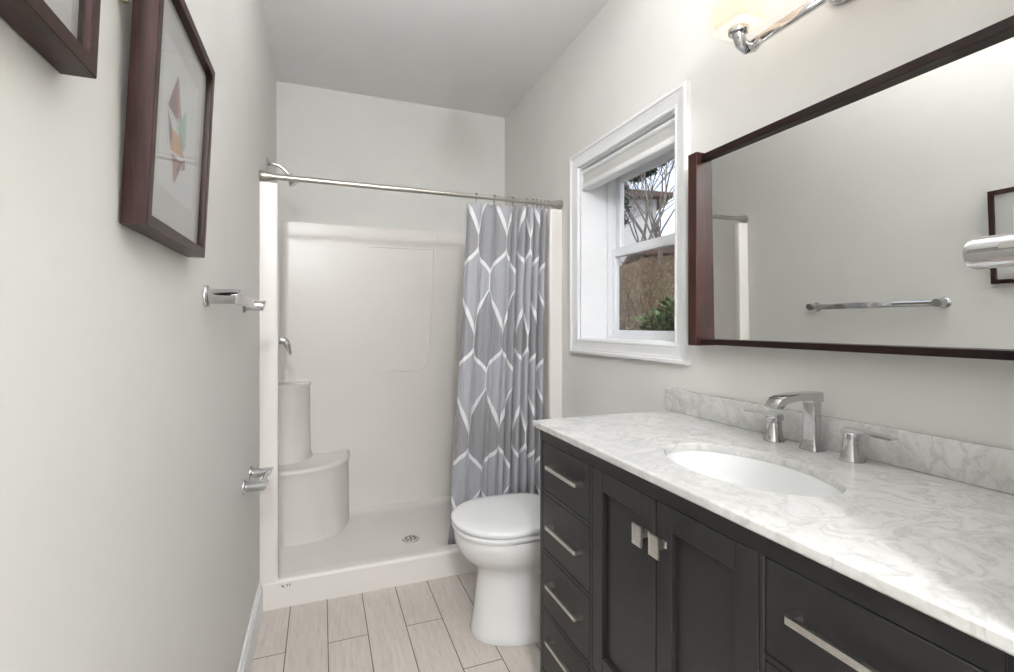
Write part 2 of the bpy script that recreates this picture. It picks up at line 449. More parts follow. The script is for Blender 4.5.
# front legs of the wall reach the floor; the shell behind starts at the pan
vr = loft(b, ls + [[(x, y, SH) for x, y in pth], [(*outer(p), SH) for p in pth], [(*outer(p), SH - .06) for p in pth]], False, False, closed=False)
obj('wall_panel', b, M['acrylic'], su, True, 50)
# pan with curb
b = B()
prof = [(SYF - .001, 0), (SYF - .001, .108)] + [(SYF + .013 + .014 * math.cos(a) , .108 + .014 * math.sin(a)) for a in [PI - k * PI / 2 / 5 for k in range(6)]] \
    + [(2.345, .1215)] + [(2.378 + .014 * math.sin(a), .108 + .0125 * math.cos(a)) for a in [k * PI / 2 / 5 for k in range(6)]] \
    + [(2.395, .088), (2.402, .073), (2.43, .066)]
xs = [XL + .003, SI0 + .03, .1, .3, .455, .6, .8, 1.0, SI1 - .03, XR - .003]
yend = [2.50, 2.58, 2.665, 2.75, 2.9, 3.05, 3.10, 3.13, SYB + .004]
def pz(x, y):
    d = math.hypot((x - .455) / 1.0, (y - 2.667))
    z = .052 + .02 * min(1, d / .65)
    if y > 3.10: z += (y - 3.10) ** 2 * 8
    return z
rings = []
for x in xs:
    rings.append([(x, y, z) for y, z in prof] + [(x, y, pz(x, y)) for y in yend] + [(x, SYB + .004, 0.0)])
loft(b, rings, True, True, closed=True)
obj('pan', b, M['acrylic'], su, True, 40)
# seat
def seat_curve(n=26):
    pts = []
    for k in range(n + 1):
        a = k / n * PI / 2
        ex = 2 / 2.9
        x = SI0 - .004 + (.395) * abs(math.sin(a)) ** ex
        y = SYB + .004 - (.385) * abs(math.cos(a)) ** ex
        pts.append((x, y))
    return pts
cv = seat_curve()
b = B()
def seatring(ins, z):
    r = []
    for (x, y) in cv:
        cx_, cy_ = SI0, SYB
        dx, dy = x - cx_, y - cy_; L = math.hypot(dx, dy) or 1
        r.append((x - dx / L * ins, y - dy / L * ins, z))
    return r + [(SI0 - .004, SYB + .004, z)]
loft(b, [seatring(-.004, .05), seatring(-.001, .10), seatring(.002, .40), seatring(.000, .425), seatring(-.006, .438), seatring(-.006, .446), seatring(.002, .453), seatring(.02, .455), seatring(.06, .450), seatring(.15, .447)], True, True)
obj('seat', b, M['acrylic'], su, True, 60)
# corner column carrying a soap ledge above the seat
b = B(); pr = lambda ins, z: [(SI0 - .004 + (.180 - ins) * math.sin(a) ** .8 , SYB + .004 - (.20 - ins) * math.cos(a) ** .8, z) for a in [k / 14 * PI / 2 for k in range(15)]] + [(SI0 - .004, SYB + .004, z)]
loft(b, [pr(-.012, .445), pr(0, .47), pr(.004, .85), pr(-.002, .868), pr(-.002, .880), pr(.012, .886), pr(.06, .884)], True, True)
obj('soap_ledge', b, M['acrylic'], su, True, 60)
# moulded line of the sunken field on the back panel
b = B()
path = [(.30, .925)] + [(x, z) for x, z in arc(.575, 1.005, .08, -PI / 2, 0, 8)] + [(.672, 1.35), (.69, 1.715)]
tube(b, [(x, SYB - .001, z) for x, z in path], [.002] + [.0055] * (len(path) - 2) + [.004], 8)
tube(b, [(.28, SYB - .001, 1.705), (.45, SYB - .001, 1.707), (.70, SYB - .001, 1.712)], [.002, .0045, .003], 8)
tube(b, [(.715, SYB - .001, 1.80), (.715, SYB - .001, 1.65)], [.003, .0015], 8)
obj('panel_moulding', b, M['acrylic'], su)
b = B(); lathe(b, [(.0, .0585), (.030, .0585), (.044, .0585), (.046, .056), (.046, .050), (0, .050)], (.455, 2.667, 0), n=36)
dr = obj('drain', b, M['nickel'], su)
b = B()
for k in range(8):
    a = k * PI / 4; box_c = Vector((.455 + .026 * math.cos(a), 2.667 + .026 * math.sin(a), 0))
    lathe(b, [(.006, .0586), (.006, .0592), (0, .0592)], box_c, n=10)
lathe(b, [(.007, .0586), (.007, .0592), (0, .0592)], (.455, 2.667, 0), n=10)
obj('drain_hole', b, M['dark'], dr)
# little printed mark on the curb
b = B()
for (x0, x1, z0, z1) in ((-.158, -.150, .089, .095), (-.160, -.156, .094, .099), (-.152, -.148, .086, .090), (-.143, -.134, .096, .0985), (-.138, -.1355, .086, .097), (-.131, -.122, .096, .0985), (-.128, -.1255, .086, .097)):
    box(b, x0, x1, SYF - .0016, SYF - .0005, z0, z1)
obj('printed_mark', b, plain('grey_print', (.13, .13, .14), .6), su, False)
# chrome shower valve lever
t = thing('shower_valve', (SI0, 2.66, 1.145), 'curved chrome lever of the shower valve on the left shower wall', 'faucet')
b = B(); lathe(b, [(.0, -.0), (.055, 0), (.057, .004), (.050, .009), (.028, .013), (.026, .030), (.022, .036), (0, .037)], (SI0 + .0005, 2.66, 1.145), 'X', 36); obj('escutcheon', b, M['chrome'], t)
b = B(); tube(b, [(SI0 + .030, 2.66, 1.143), (-.19, 2.66, 1.143), (-.176, 2.66, 1.141), (-.164, 2.66, 1.132), (-.156, 2.66, 1.116), (-.151, 2.66, 1.098), (-.146, 2.66, 1.080), (-.142, 2.66, 1.070)], [.020, .020, .0195, .018, .0145, .011, .008, .005], 16); obj('lever', b, M['chrome'], t)
# shower head
t = thing('wall_shower', (XL, 2.64, 2.005), 'small chrome shower head on a bent arm above the left end of the rod', 'shower head')
b = B(); lathe(b, [(0, .0), (.030, 0), (.031, .003), (.020, .010), (.012, .014), (0, .015)], (XL + .001, 2.64, 2.005), 'X', 28); obj('wall_flange', b, M['chrome'], t)
b = B(); tube(b, [(XL + .005, 2.64, 2.005), (XL + .03, 2.64, 2.006), (XL + .05, 2.642, 2.002), (XL + .07, 2.645, 1.992), (XL + .088, 2.648, 1.975), (XL + .098, 2.65, 1.962)], .0085, 12); obj('arm', b, M['chrome'], t)
b = B()
hd = [(0, 0), (.012, 0), (.015, .006), (.013, .014), (.018, .022), (.030, .042), (.032, .050), (.030, .053), (0, .053)]
lathe(b, hd, (0, 0, 0), 'Z', 24)
mt = Matrix.Translation((XL + .096, 2.65, 1.967)) @ Matrix.Rotation(math.radians(142), 4, 'Y')
bmesh.ops.transform(b, matrix=mt, verts=b.verts); obj('head', b, M['chrome'], t)

# ------------------------------------------------------------------ curtain rod and curtain
RY, RZ = 2.325, 1.858
t = thing('curtain_rod', ((XL + XR) / 2, RY, RZ), 'satin nickel tension rod spanning the front of the shower stall', 'curtain rod')
b = B(); tube(b, [(XL + .006, RY, RZ), (.45, RY, RZ)], .0125, 20); obj('pole', b, M['rodmetal'], t)
b = B(); tube(b, [(.44, RY, RZ), (XR - .006, RY, RZ)], .0105, 20); obj('inner_pole', b, M['rodmetal'], t)
ep = [(0, 0), (.024, 0), (.025, .004), (.025, .008), (.0225, .010), (.0225, .024), (.018, .040), (.0155, .056), (.0, .057)]
b = B(); lathe(b, ep, (XL + .001, RY, RZ), 'X', 28); obj('end_cap', b, M['rodmetal'], t)
b = B(); lathe(b, [(r, -h) for r, h in ep], (XR - .001, RY, RZ), 'X', 28); obj('end_cap', b, M['rodmetal'], t)

ct = thing('shower_curtain', (.9, 2.37, .1), 'grey shower curtain with a white teardrop lattice, gathered at the right', 'curtain')
NU, NV = 420, 60
ZT, ZB = 1.832, .105
def curtain_xy(s, v):
    """s 0..1 along the cloth, v 0 top .. 1 bottom"""
    wide = .66
    if s < wide: q = s / wide; base = q * .60; 
    else: base = .60 + (s - wide) / (1 - wide) * .40
    xl = .678 + (.597 - .678) * (v ** 1.3); xr = 1.118 - .012 * v
    x = xl + (xr - xl) * base
    # folds: broad and shallow on the left, tight and deep on the right
    k = min(1, max(0, (s - .58) / .12))
    ph1 = s * 2 * PI * 5.2 + .5; ph2 = (s - .60) * 2 * PI * 13.0
    amp1 = .017 * (1 - k) * (.75 + .25 * math.sin(s * 9)); amp2 = .046 * k
    y = amp1 * math.sin(ph1 + .6 * v) + amp2 * math.sin(ph2 + .25 * math.sin(3 * v)) 
    y += .010 * math.sin(s * 2 * PI * 11 + v * 2) * (1 - k) * (.4 + .6 * v)
    x += .006 * math.sin(ph1 * 1.0 + PI / 2) * (1 - k) + .010 * k * math.sin(ph2 * 1 + PI / 2)
    env = .75 + .35 * v
    fl = .004 * math.sin(v * 7 + s * 20)
    return x, 2.395 - .05 * (1 - v) ** 2 + y * env + fl
b = B(); uvl = b.loops.layers.uv.new('UVMap')
grid = []; ucoord = []
for j in range(NV + 1):
    v = j / NV; row = []; acc = 0; us = []
    last = None
    for i in range(NU + 1):
        s = i / NU; x, y = curtain_xy(s, v)
        zt = ZT + .010 * abs(math.cos(s * PI * 11)) - .010
        z = zt + (ZB - zt) * v
        row.append(b.verts.new((x, y, z)))
        mx, my = curtain_xy(s, .4)
        if last is not None: acc += math.hypot(mx - last[0], my - last[1])
        last = (mx, my); us.append(acc)
    grid.append(row); ucoord.append(us)
U0 = ucoord[0][int(NU * .33)]           # a teardrop's centre line
for j in range(NV):
    for i in range(NU):
        f = b.faces.new((grid[j][i], grid[j][i + 1], grid[j + 1][i + 1], grid[j + 1][i]))
        for lp, (jj, ii) in zip(f.loops, ((j, i), (j, i + 1), (j + 1, i + 1), (j + 1, i))):
            lp[uvl].uv = (ucoord[jj][ii] - U0 + 12 * .108 * 2, grid[jj][ii].co.z)
cl = obj('cloth', b, M['curtain'], ct, True, 180)
sm = cl.modifiers.new('thickness', 'SOLIDIFY'); sm.thickness = .0012; sm.offset = 0
for x in (.722, .818, .918, .998, 1.03, 1.054, 1.078, 1.10, 1.122):
    b = B(); r = .022
    ang = random.uniform(-.25, .25)
    pts = [(x + .004 * math.sin(a) + ang * .01, RY + r * .8 * math.sin(a), RZ - .010 + r * math.cos(a)) for a in [k / 20 * 2 * PI * .93 for k in range(21)]]
    tube(b, pts, .0016, 8)
    for s_ in (-1, 1): lathe(b, [(0, -.004), (.004, -.002), (.004, .002), (0, .004)], (x + s_ * .004, RY + .002, RZ + .0145), 'X', 8)
    obj('ring', b, M['chrome'], ct)

# ------------------------------------------------------------------ toilet
TY = 1.848
tl = thing('toilet', (.80, TY, 0), 'white toilet with closed lid standing between vanity and shower', 'toilet')
def egg(xf, xb, hw, z, n=44, wide=.42, back=.55):
    """outline: round nose at xf (low x), squarer back at xb"""
    xm = xf + (xb - xf) * wide; pts = []
    for k in range(n):
        a = 2 * PI * k / n
        c, s = math.cos(a), math.sin(a)
        if c >= 0:
            x = xm - (xm - xf) * c; y = hw * (abs(s) ** .96) * (1 if s >= 0 else -1)
        else:
            x = xm + (xb - xm) * abs(c) ** back; y = hw * (abs(s) ** .75) * (1 if s >= 0 else -1)
        pts.append((x, TY + y, z))
    return pts
b = B()
loft(b, [egg(.556, 1.08, .142, 0), egg(.552, 1.08, .146, .008), egg(.556, 1.08, .143, .025), egg(.566, 1.08, .134, .10), egg(.576, 1.08, .126, .18),
         egg(.582, 1.08, .122, .235), egg(.576, 1.08, .126, .262), egg(.556, 1.08, .141, .286), egg(.520, 1.07, .166, .314), egg(.01+.494, 1.05, .182, .342), egg(.01+.482, 1.03, .190, .372), egg(.01+.478, 1.0, .194, .405), egg(.01+.482, 1.0, .191, .413)], True, True)
obj('bowl', b, M['porcelain'], tl, True, 60)
b = B()
loft(b, [egg(.01+.484, .93, .190, .416), egg(.01+.473, .935, .199, .420), egg(.01+.471, .936, .201, .430), egg(.01+.478, .932, .195, .4365), egg(.50, .92, .18, .4375)], True, True)
obj('seat', b, M['seatplastic'], tl, True, 50)
b = B()
loft(b, [egg(.01+.486, .935, .189, .4405), egg(.01+.471, .942, .201, .444), egg(.01+.468, .944, .203, .453), egg(.01+.472, .942, .200, .460), egg(.01+.486, .936, .190, .4645), egg(.54, .91, .155, .468), egg(.62, .86, .10, .470)], True, True)
obj('lid', b, M['seatplastic'], tl, True, 50)
b = B()
for s_ in (-1, 1):
    b = B(); tube(b, [(.945, TY + s_ * .085 - .02, .448), (.945, TY + s_ * .085 + .02, .448)], .012, 14); obj('hinge', b, M['seatplastic'], tl)
b = B()
loft(b, [[(x, y, z) for x, y in rrect(1.0 + i, 1.188, TY - .20 + i, TY + .20 - i, .03)] for z, i in ((.395, .02), (.41, .006), (.60, .0), (.728, -.004))], True, True)
obj('tank', b, M['porcelain'], tl, True, 50)
b = B()
loft(b, [[(x, y, z) for x, y in rrect(.99 + i, 1.190, TY - .212 + i, TY + .212 - i, .03)] for z, i in ((.729, .006), (.733, 0), (.755, 0), (.762, .008))], True, True)
obj('tank_lid', b, M['porcelain'], tl, True, 50)
b = B(); lathe(b, [(.0, 0), (.013, 0), (.013, .006), (0, .007)], (.0, 0, 0), 'X', 18)
bmesh.ops.transform(b, matrix=Matrix.Translation((.99, TY - .13, .67)) @ Matrix.Rotation(PI, 4, 'Z'), verts=b.verts)
box(b, .972, .980, TY - .135, TY - .06, .664, .676, .003); box(b, .978, .992, TY - .135, TY - .125, .666, .674)
obj('flush_lever', b, M['chrome'], tl)
b = B()
bmesh.ops.create_uvsphere(b, u_segments=20, v_segments=12, radius=.024)
bmesh.ops.transform(b, matrix=Matrix.Translation((.812, TY - .131, .265)) @ Matrix.Diagonal((1, .55, 1, 1)), verts=b.verts)
obj('bolt_cap', b, M['porcelain'], tl)

# ------------------------------------------------------------------ vanity
VX, VY0, VY1, VT = .660, .264, 1.433, .890
va = thing('vanity_cabinet', (.93, .85, 0), 'charcoal bathroom vanity cabinet with two doors and banks of drawers under the marble top', 'cabinet')
b = B()
box(b, VX + .02, 1.19, VY0, VY0 + .018, .0, VT); box(b, VX + .02, 1.19, VY1 - .018, VY1, .0, VT)      # sides
box(b, 1.175, 1.19, VY0, VY1, .08, VT); box(b, VX + .06, 1.19, VY0, VY1, .08, .10)                   # back, bottom
obj('case', b, M['vanity'], va, False)
cols = [(1.122, 1.411), (.592, 1.108), (.289, .578)]          # left drawers, doors, right drawers (y)
rows = [(.700, .850), (.512, .686), (.326, .498), (.128, .312)]
b = B()
def fr(y0, y1, z0, z1): box(b, VX, VX + .02, y0, y1, z0, z1, .0012, 1)
fr(VY0, .287, .0, VT); fr(1.413, VY1, .0, VT); fr(.580, .590, .0, VT - .038); fr(1.110, 1.120, .0, VT - .038)
fr(.2865, 1.4135, .852, VT); fr(.2865, 1.4135, .06, .126)
for (y0, y1) in (cols[0], cols[2]):
    for k in range(3): fr(y0 - .003, y1 + .003, rows[k + 1][1] + .002, rows[k][0] - .002)
fr(cols[1][0] - .003, cols[1][1] + .003, .314, .324)
obj('face_frame', b, M['vanity'], va, True, 30)
b = B(); box(b, VX + .024, VX + .03, VY0 + .02, VY1 - .02, .11, .86); obj('inner_panel', b, M['dark'], va, False)
def pull(parent, yc, zc, ln=.186):
    p = B(); h0 = VX; h1 = VX - .027
    prof2 = []
    ya, yb = yc - ln / 2, yc + ln / 2
    # bar outline seen from above: a flat bar on two returns
    out = [(h0, ya), (h1 + .003, ya), (h1, ya + .003), (h1, yb - .003), (h1 + .003, yb), (h0, yb), (h0, yb - .011), (h1 + .010, yb - .011), (h1 + .008, yb - .014), (h1 + .008, ya + .014), (h1 + .010, ya + .011), (h0, ya + .011)]
    prism(p, out, lambda x, y, h: Vector((x, y, h)), zc - .0055, zc + .0055)
    return obj('handle', p, M['nickel'], parent, True, 30)
for ci in (0, 2):
    y0, y1 = cols[ci]
    for k, (z0, z1) in enumerate(rows):
        d = obj('drawer', box(B(), VX, VX + .02, y0, y1, z0, z1, .0015, 1), M['vanity'], va, True, 30)
        pull(d, (1.250, None, .432)[ci], (.788, .606, .428, .258)[k])
d = obj('drawer', box(B(), VX, VX + .02, cols[1][0], cols[1][1], rows[3][0], rows[3][1], .0015, 1), M['vanity'], va, True, 30)
pull(d, .85, .22)
def door(y0, y1, yk):
    p = B(); z0, z1 = .326, .850; st = .047
    box(p, VX, VX + .02, y0, y0 + st, z0, z1, .0012, 1); box(p, VX, VX + .02, y1 - st, y1, z0, z1, .0012, 1)
    box(p, VX + .0004, VX + .02, y0 + st + .0003, y1 - st - .0003, z0, z0 + .055, .0012, 1); box(p, VX + .0004, VX + .02, y0 + st + .0003, y1 - st - .0003, z1 - .050, z1, .0012, 1)
    box(p, VX + .012, VX + .018, y0 + st - .002, y1 - st + .002, z0 + .053, z1 - .048)
    d = obj('door', p, M['vanity'], va, True, 30)
    q = B(); zk = .768; hx = VX - .030
    loft(q, [[(x, yk - w_, zk - w_), (x, yk + w_, zk - w_), (x, yk + w_, zk + w_), (x, yk - w_, zk + w_)] for x, w_ in ((VX, .0075), (VX - .004, .006), (VX - .015, .006), (VX - .0205, .009))], True, True)
    a, c = .0155, .022
    sq = lambda i, x: [(x, yk - a + i, zk - c + i), (x, yk + a - i, zk - c + i), (x, yk + a - i, zk + c - i), (x, yk - a + i, zk + c - i)]
    loft(q, [sq(.004, VX - .020), sq(0, VX - .024), sq(0, VX - .0285), sq(.0145, VX - .033)], True, True)
    obj('knob', q, M['nickel'], d, True, 12)
door(.852, 1.108, .880); door(.592, .848, .823)

# ------------------------------------------------------------------ countertop with undermount basin
CX0, CX1, CY0, CY1, CZ = .642, 1.193, .252, 1.452, .910
SCX, SCY, SA, SBx = .872, .822, .205, .134
ctop = thing('countertop', (.92, .85, VT), 'white marble vanity top with grey veins and an oval cut-out', 'countertop')
N = 120
def ell(sc_, z): return [(SCX + SBx * sc_ * math.cos(2 * PI * k / N), SCY + SA * sc_ * math.sin(2 * PI * k / N), z) for k in range(N)]
def rectring(ins, z):
    r = []
    x0, x1, y0, y1 = CX0 + ins, CX1 - ins * 0, CY0 + ins, CY1 - ins
    corners = [(x1, y1), (x0, y1), (x0, y0), (x1, y0)]
    pts = []
    for k in range(N):
        a = 2 * PI * k / N; c, s = math.cos(a), math.sin(a)
        tx = ((x1 - SCX) / c if c > 0 else (x0 - SCX) / c) if abs(c) > 1e-9 else 1e9
        ty = ((y1 - SCY) / s if s > 0 else (y0 - SCY) / s) if abs(s) > 1e-9 else 1e9
        tt = min(tx, ty); pts.append([SCX + c * tt, SCY + s * tt])
    for cx_, cy_ in corners:                       # snap the nearest sample to each corner
        k = min(range(N), key=lambda q: (pts[q][0] - cx_) ** 2 + (pts[q][1] - cy_) ** 2); pts[k] = [cx_, cy_]
    return [(x, y, z) for x, y in pts]
b = B()
loft(b, [rectring(.002, VT), rectring(0, VT + .003), rectring(0, CZ - .004), rectring(.0015, CZ - .001), rectring(.005, CZ), ell(1.012, CZ), ell(1.004, CZ - .001), ell(1, CZ - .004), ell(1, VT), rectring(.002, VT)], False, False)
bmesh.ops.remove_doubles(b, verts=b.verts, dist=1e-5)
obj('slab', b, M['marble'], ctop, True, 12)
b = B(); box(b, 1.173, CX1, CY0, CY1 + .003, CZ + .0005, .990, .0025); obj('backsplash', b, M['marble'], ctop)
bs = thing('wash_basin', (SCX, SCY, VT - .15), 'oval white porcelain basin set beneath the marble top', 'sink')
b = B()
R_ = []
for sc_, z in ((1.10, VT - .001), (1.005, VT - .001), (.985, VT - .010), (.96, VT - .045), (.90, VT - .085), (.76, VT - .115), (.5, VT - .132), (.22, VT - .139), (.10, VT - .141)):
    R_.append(ell(sc_, z))
loft(b, R_ + [ell(.10, VT - .153), ell(.5, VT - .146), ell(.80, VT - .126), ell(.96, VT - .09), ell(1.02, VT - .045), ell(1.06, VT - .014), ell(1.10, VT - .012), ell(1.10, VT - .001)], False, False)
bmesh.ops.remove_doubles(b, verts=b.verts, dist=1e-5)
obj('bowl', b, M['porcelain'], bs, True, 60)
b = B(); lathe(b, [(0, VT - .150), (.021, VT - .150), (.026, VT - .138), (.022, VT - .136), (.016, VT - .137), (0, VT - .137)], (SCX, SCY, 0), n=28); obj('drain', b, M['chrome'], bs)

# ------------------------------------------------------------------ faucet (three pieces on the marble)
FX, FY = 1.136, .860
fa = thing('faucet', (FX, FY, CZ), 'chrome three-piece basin faucet with a flat square spout behind the basin', 'faucet')
b = B()
rr = lambda hx, hy, z: [(FX + x, FY + y, z) for x, y in rrect(-hx, hx, -hy, hy, min(hx, hy) * .45, 5)]
loft(b, [rr(.0205, .0245, CZ + .0005), rr(.0205, .0245, CZ + .003), rr(.0165, .0200, CZ + .014), rr(.0145, .0175, CZ + .028), rr(.014, .0170, CZ + .06), rr(.014, .0170, CZ + .128)], True, True)
sp = obj('spout_body', b, M['chrome'], fa, True, 40)
b = B()
# flat arm: side outline in x-z extruded across y
o1 = [(FX + .018, CZ + .120), (FX + .018, CZ + .140), (FX + .015, CZ + .144), (FX - .06, CZ + .1435), (FX - .105, CZ + .140), (FX - .124, CZ + .134), (FX - .135, CZ + .122), (FX - .137, CZ + .113),
      (FX - .120, CZ + .1085), (FX - .116, CZ + .117), (FX - .106, CZ + .124), (FX - .07, CZ + .127), (FX - .022, CZ + .127), (FX - .017, CZ + .124), (FX - .016, CZ + .118)]
prism(b, o1, lambda x, z, h: Vector((x, h, z)), FY - .0180, FY + .0180)
es = [e for e in b.edges if abs(abs(e.verts[0].co.y - FY) - .0180) < 1e-5 and abs(e.verts[0].co.y - e.verts[1].co.y) < 1e-5]
bmesh.ops.bevel(b, geom=es, offset=.0022, segments=2, profile=.5, affect='EDGES')
obj('spout', b, M['chrome'], fa, True, 30)
def tap(y, sgn):
    p = B(); lathe(p, [(0, .0005), (.0255, .0005), (.0258, .003), (.0225, .012), (.0195, .026), (.0185, .040), (.018, .051), (.0168, .0515), (.0168, .0535), (.018, .054), (.018, .064), (.0165, .066), (0, .066)], (FX - .008, y, CZ), n=32)
    h = obj('valve', p, M['chrome'], fa, True, 30)
    q = B(); x0 = FX - .008
    o2 = [(-.019, .058), (-.0195, .071), (-.014, .0745), (.035, .073), (.070, .071), (.090, .0695), (.085, .0655), (.05, .066), (.02, .0665), (.017, .060)]
    prism(q, [(y + sgn * a, CZ + z) for a, z in o2], lambda a, z, hh: Vector((hh, a, z)), x0 - .0125, x0 + .0125)
    obj('lever', q, M['chrome'], h, True, 30)
tap(.962, 1); tap(.757, -1)

# ------------------------------------------------------------------ mirror
XM = 1.155
MY0, MY1, MZ0, MZ1 = .462, 1.236, 1.157, 1.765       # visible glass edge to edge
mi = thing('mirror', (XR, .85, MZ0), 'wide wall mirror in a dark red-brown wood frame above the vanity', 'mirror')
b = B(); box(b, XM, XM + .005, MY0 - .006, MY1 + .006, MZ0 + .002, MZ1 - .002)
mt = Matrix.Translation((XM, .85, 1.46)) @ Matrix.Rotation(math.radians(.6), 4, 'Z') @ Matrix.Rotation(math.radians(-.65), 4, 'Y') @ Matrix.Translation((-XM, -.85, -1.46))
bmesh.ops.transform(b, matrix=mt, verts=b.verts); obj('mirror_glass', b, M['mirror'], mi, False)      # the glass sits slightly askew in its frame
b = B(); box(b, XM + .012, XR - .001, MY0 - .006, MY1 + .006, MZ0 + .004, MZ1 - .004); obj('backing_board', b, M['dark'], mi, False)
for (y0, y1) in ((MY1, MY1 + .039), (MY0 - .039, MY0)):
    b = B(); box(b, 1.116, XR - .001, y0 + .0004, y1, MZ0 - .004, 1.771, .0015, 1); obj('side_stile', b, M['mahogany'], mi, True, 30)
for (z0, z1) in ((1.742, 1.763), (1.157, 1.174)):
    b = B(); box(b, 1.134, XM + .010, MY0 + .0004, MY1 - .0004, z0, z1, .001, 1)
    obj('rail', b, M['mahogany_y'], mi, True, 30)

# ------------------------------------------------------------------ vanity light over the mirror
LX, LZ, LC = 1.085, 1.975, .715
vl = thing('vanity_light', (XR, LC, LZ), 'chrome wall light with frosted glass shades on a bar above the mirror', 'light')
b = B(); pl = rrect(LC - .145, LC + .145, 2.004, 2.110, .045, 8)
loft(b, [[(XR - h, LC + (a - LC) * k, 2.057 + (z - 2.057) * k) for a, z in pl] for h, k in ((.001, 1), (.012, 1), (.018, .97), (.021, .92))], True, True); obj('backplate', b, M['chrome'], vl, True, 40)
b = B(); box(b, LX - .006, LX + .006, LC - .26, LC + .262, LZ - .013, LZ + .013, .003); obj('bar', b, M['chrome'], vl)
for s_ in (-1, 1):
    b = B(); tube(b, [(XR - .02, LC + s_ * .06, 2.03), (XR - .06, LC + s_ * .06, 2.02), (LX + .004, LC + s_ * .06, LZ + .003)], .008, 10); obj('stem', b, M['chrome'], vl)
for k in (1, 0, -1):
    y = LC + k * .275
    b = B(); pts = [(LX, y - k * .02, LZ), (LX, y, LZ - .006), (LX - .018, y + .004, LZ - .012), (LX - .038, y + .004, LZ - .004), (LX - .048, y + .004, LZ + .016), (LX - .048, y + .004, LZ + .030)]
    tube(b, pts, [.013, .017, .017, .016, .015, .015], 16); arm = obj('arm', b, M['chrome'], vl)
    sx_, sy_ = LX - .048, y + .004
    b = B(); lathe(b, [(.012, .016), (.024, .018), (.026, .024), (.026, .038), (.022, .042), (0, .042)], (sx_, sy_, LZ), n=28); obj('cup', b, M['chrome'], arm)
    b = B(); z0 = LZ + .030
    def sr(hx, hy, r, z): return [(sx_ + a, sy_ + c, z) for a, c in rrect(-hx, hx, -hy, hy, r, 5)]
    loft(b, [sr(.020, .020, .018, z0 + .002), sr(.038, .046, .02, z0), sr(.045, .054, .022, z0 + .004), sr(.048, .057, .024, z0 + .018), sr(.048, .057, .024, z0 + .125),
             sr(.044, .053, .021, z0 + .125), sr(.044, .053, .021, z0 + .018), sr(.038, .046, .018, z0 + .006), sr(.020, .020, .016, z0 + .006)], False, False)
    obj('shade', b, M['shade'], vl, True, 40)
    b = B(); lathe(b, [(0, .045), (.010, .047), (.012, .060), (.020, .078), (.022, .090), (.016, .106), (0, .112)], (sx_, sy_, LZ), n=20); obj('bulb', b, M['bulb'], vl)
    ld = bpy.data.lights.new('bulb_light', 'SPOT'); ld.energy = P_VANITY; ld.color = (.98, .985, 1); ld.shadow_soft_size = .05; ld.spot_size = math.radians(122); ld.spot_blend = 1
    lo = bpy.data.objects.new('bulb_light', ld); C.objects.link(lo); lo.location = (sx_, sy_, LZ + .155); lo.rotation_euler = Vector((-.62, .20, .76)).to_track_quat('-Z', 'Y').to_euler()

# ------------------------------------------------------------------ fill globes added out of view to brighten the room
def fill_globe(GX, GY, GZ, watts, label):
    t = thing('added_fill_light', (GX, GY, CH), label, 'ceiling light')
    b = B(); lathe(b, [(0, -.001), (.062, -.001), (.064, -.008), (.050, -.022), (.012, -.028), (.009, -.04), (.009, -.165), (0, -.165)], (GX, GY, CH), n=32); obj('canopy', b, M['nickel'], t)
    b = B(); lathe(b, [(0, .118), (.030, .120), (.040, .112), (.042, .092), (0, .090)], (GX, GY, GZ), n=28); obj('collar', b, M['nickel'], t)
    b = B(); lathe(b, [(.036, .094)] + [(.10 * math.cos(a), .10 * math.sin(a)) for a in [1.19 - k * (1.19 + PI / 2) / 14 for k in range(14)]] + [(0, -.10)], (GX, GY, GZ), n=36); obj('globe', b, M['globe'], t)
    ld = bpy.data.lights.new('globe_fill', 'POINT'); ld.energy = watts; ld.color = (.95, .97, 1); ld.shadow_soft_size = .07
    lo = bpy.data.objects.new('globe_fill', ld); C.objects.link(lo); lo.location = (GX, GY, GZ - .01)
fill_globe(.46, 1.33, 2.37, P_CEIL_FILL, 'added globe fill light, out of view, over the middle of the bathroom')  # unseen lamp added to balance the ceiling and far walls
fill_globe(-.06, -1.0, 2.33, P_HALL_FILL, 'added globe fill light, unseen, outside the bathroom doorway')  # unseen lamp added to light the shower end through the doorway

# ------------------------------------------------------------------ left wall: towel bar, paper holder, pictures
def wall_post(name, parent, y, z, ln, r=.0175, fr_=.0255, slant=.005):
    b = B(); n = 28
    rings = []
    prof = [(fr_, .0005), (fr_, .004), (fr_ * .92, .007), (r * 1.02, .009), (r, .014), (r, ln)]
    for rad, h in prof:
        rings.append([(XL + h + (slant * math.cos(2 * PI * k / n) if h == ln else 0), y + rad * math.sin(2 * PI * k / n), z + rad * math.cos(2 * PI * k / n)) for k in range(n)])
    loft(b, rings, True, True)
    return obj(name, b, M['chrome'], parent, True, 40)
tb = thing('towel_bar', (XL, 1.58, 1.285), 'empty chrome towel bar on the left wall past the framed picture', 'towel bar')
for y in (1.283, 1.862): wall_post('post', tb, y, 1.285, .066)
b = B(); box(b, XL + .050, XL + .060, 1.290, 1.876, 1.270, 1.298, .002)
obj('bar', b, M['chrome'], tb)
tp = thing('toilet_paper_holder', (XL, 1.95, .67), 'empty chrome toilet paper holder low on the left wall', 'toilet paper holder')
for y in (1.865, 2.030): wall_post('post', tp, y, .668, .072, .0165, .026, .008)
b = B(); tube(b, [(XL + .058, 1.872, .668), (XL + .058, 2.022, .668)], .0075, 14); obj('roller', b, M['chrome'], tp)

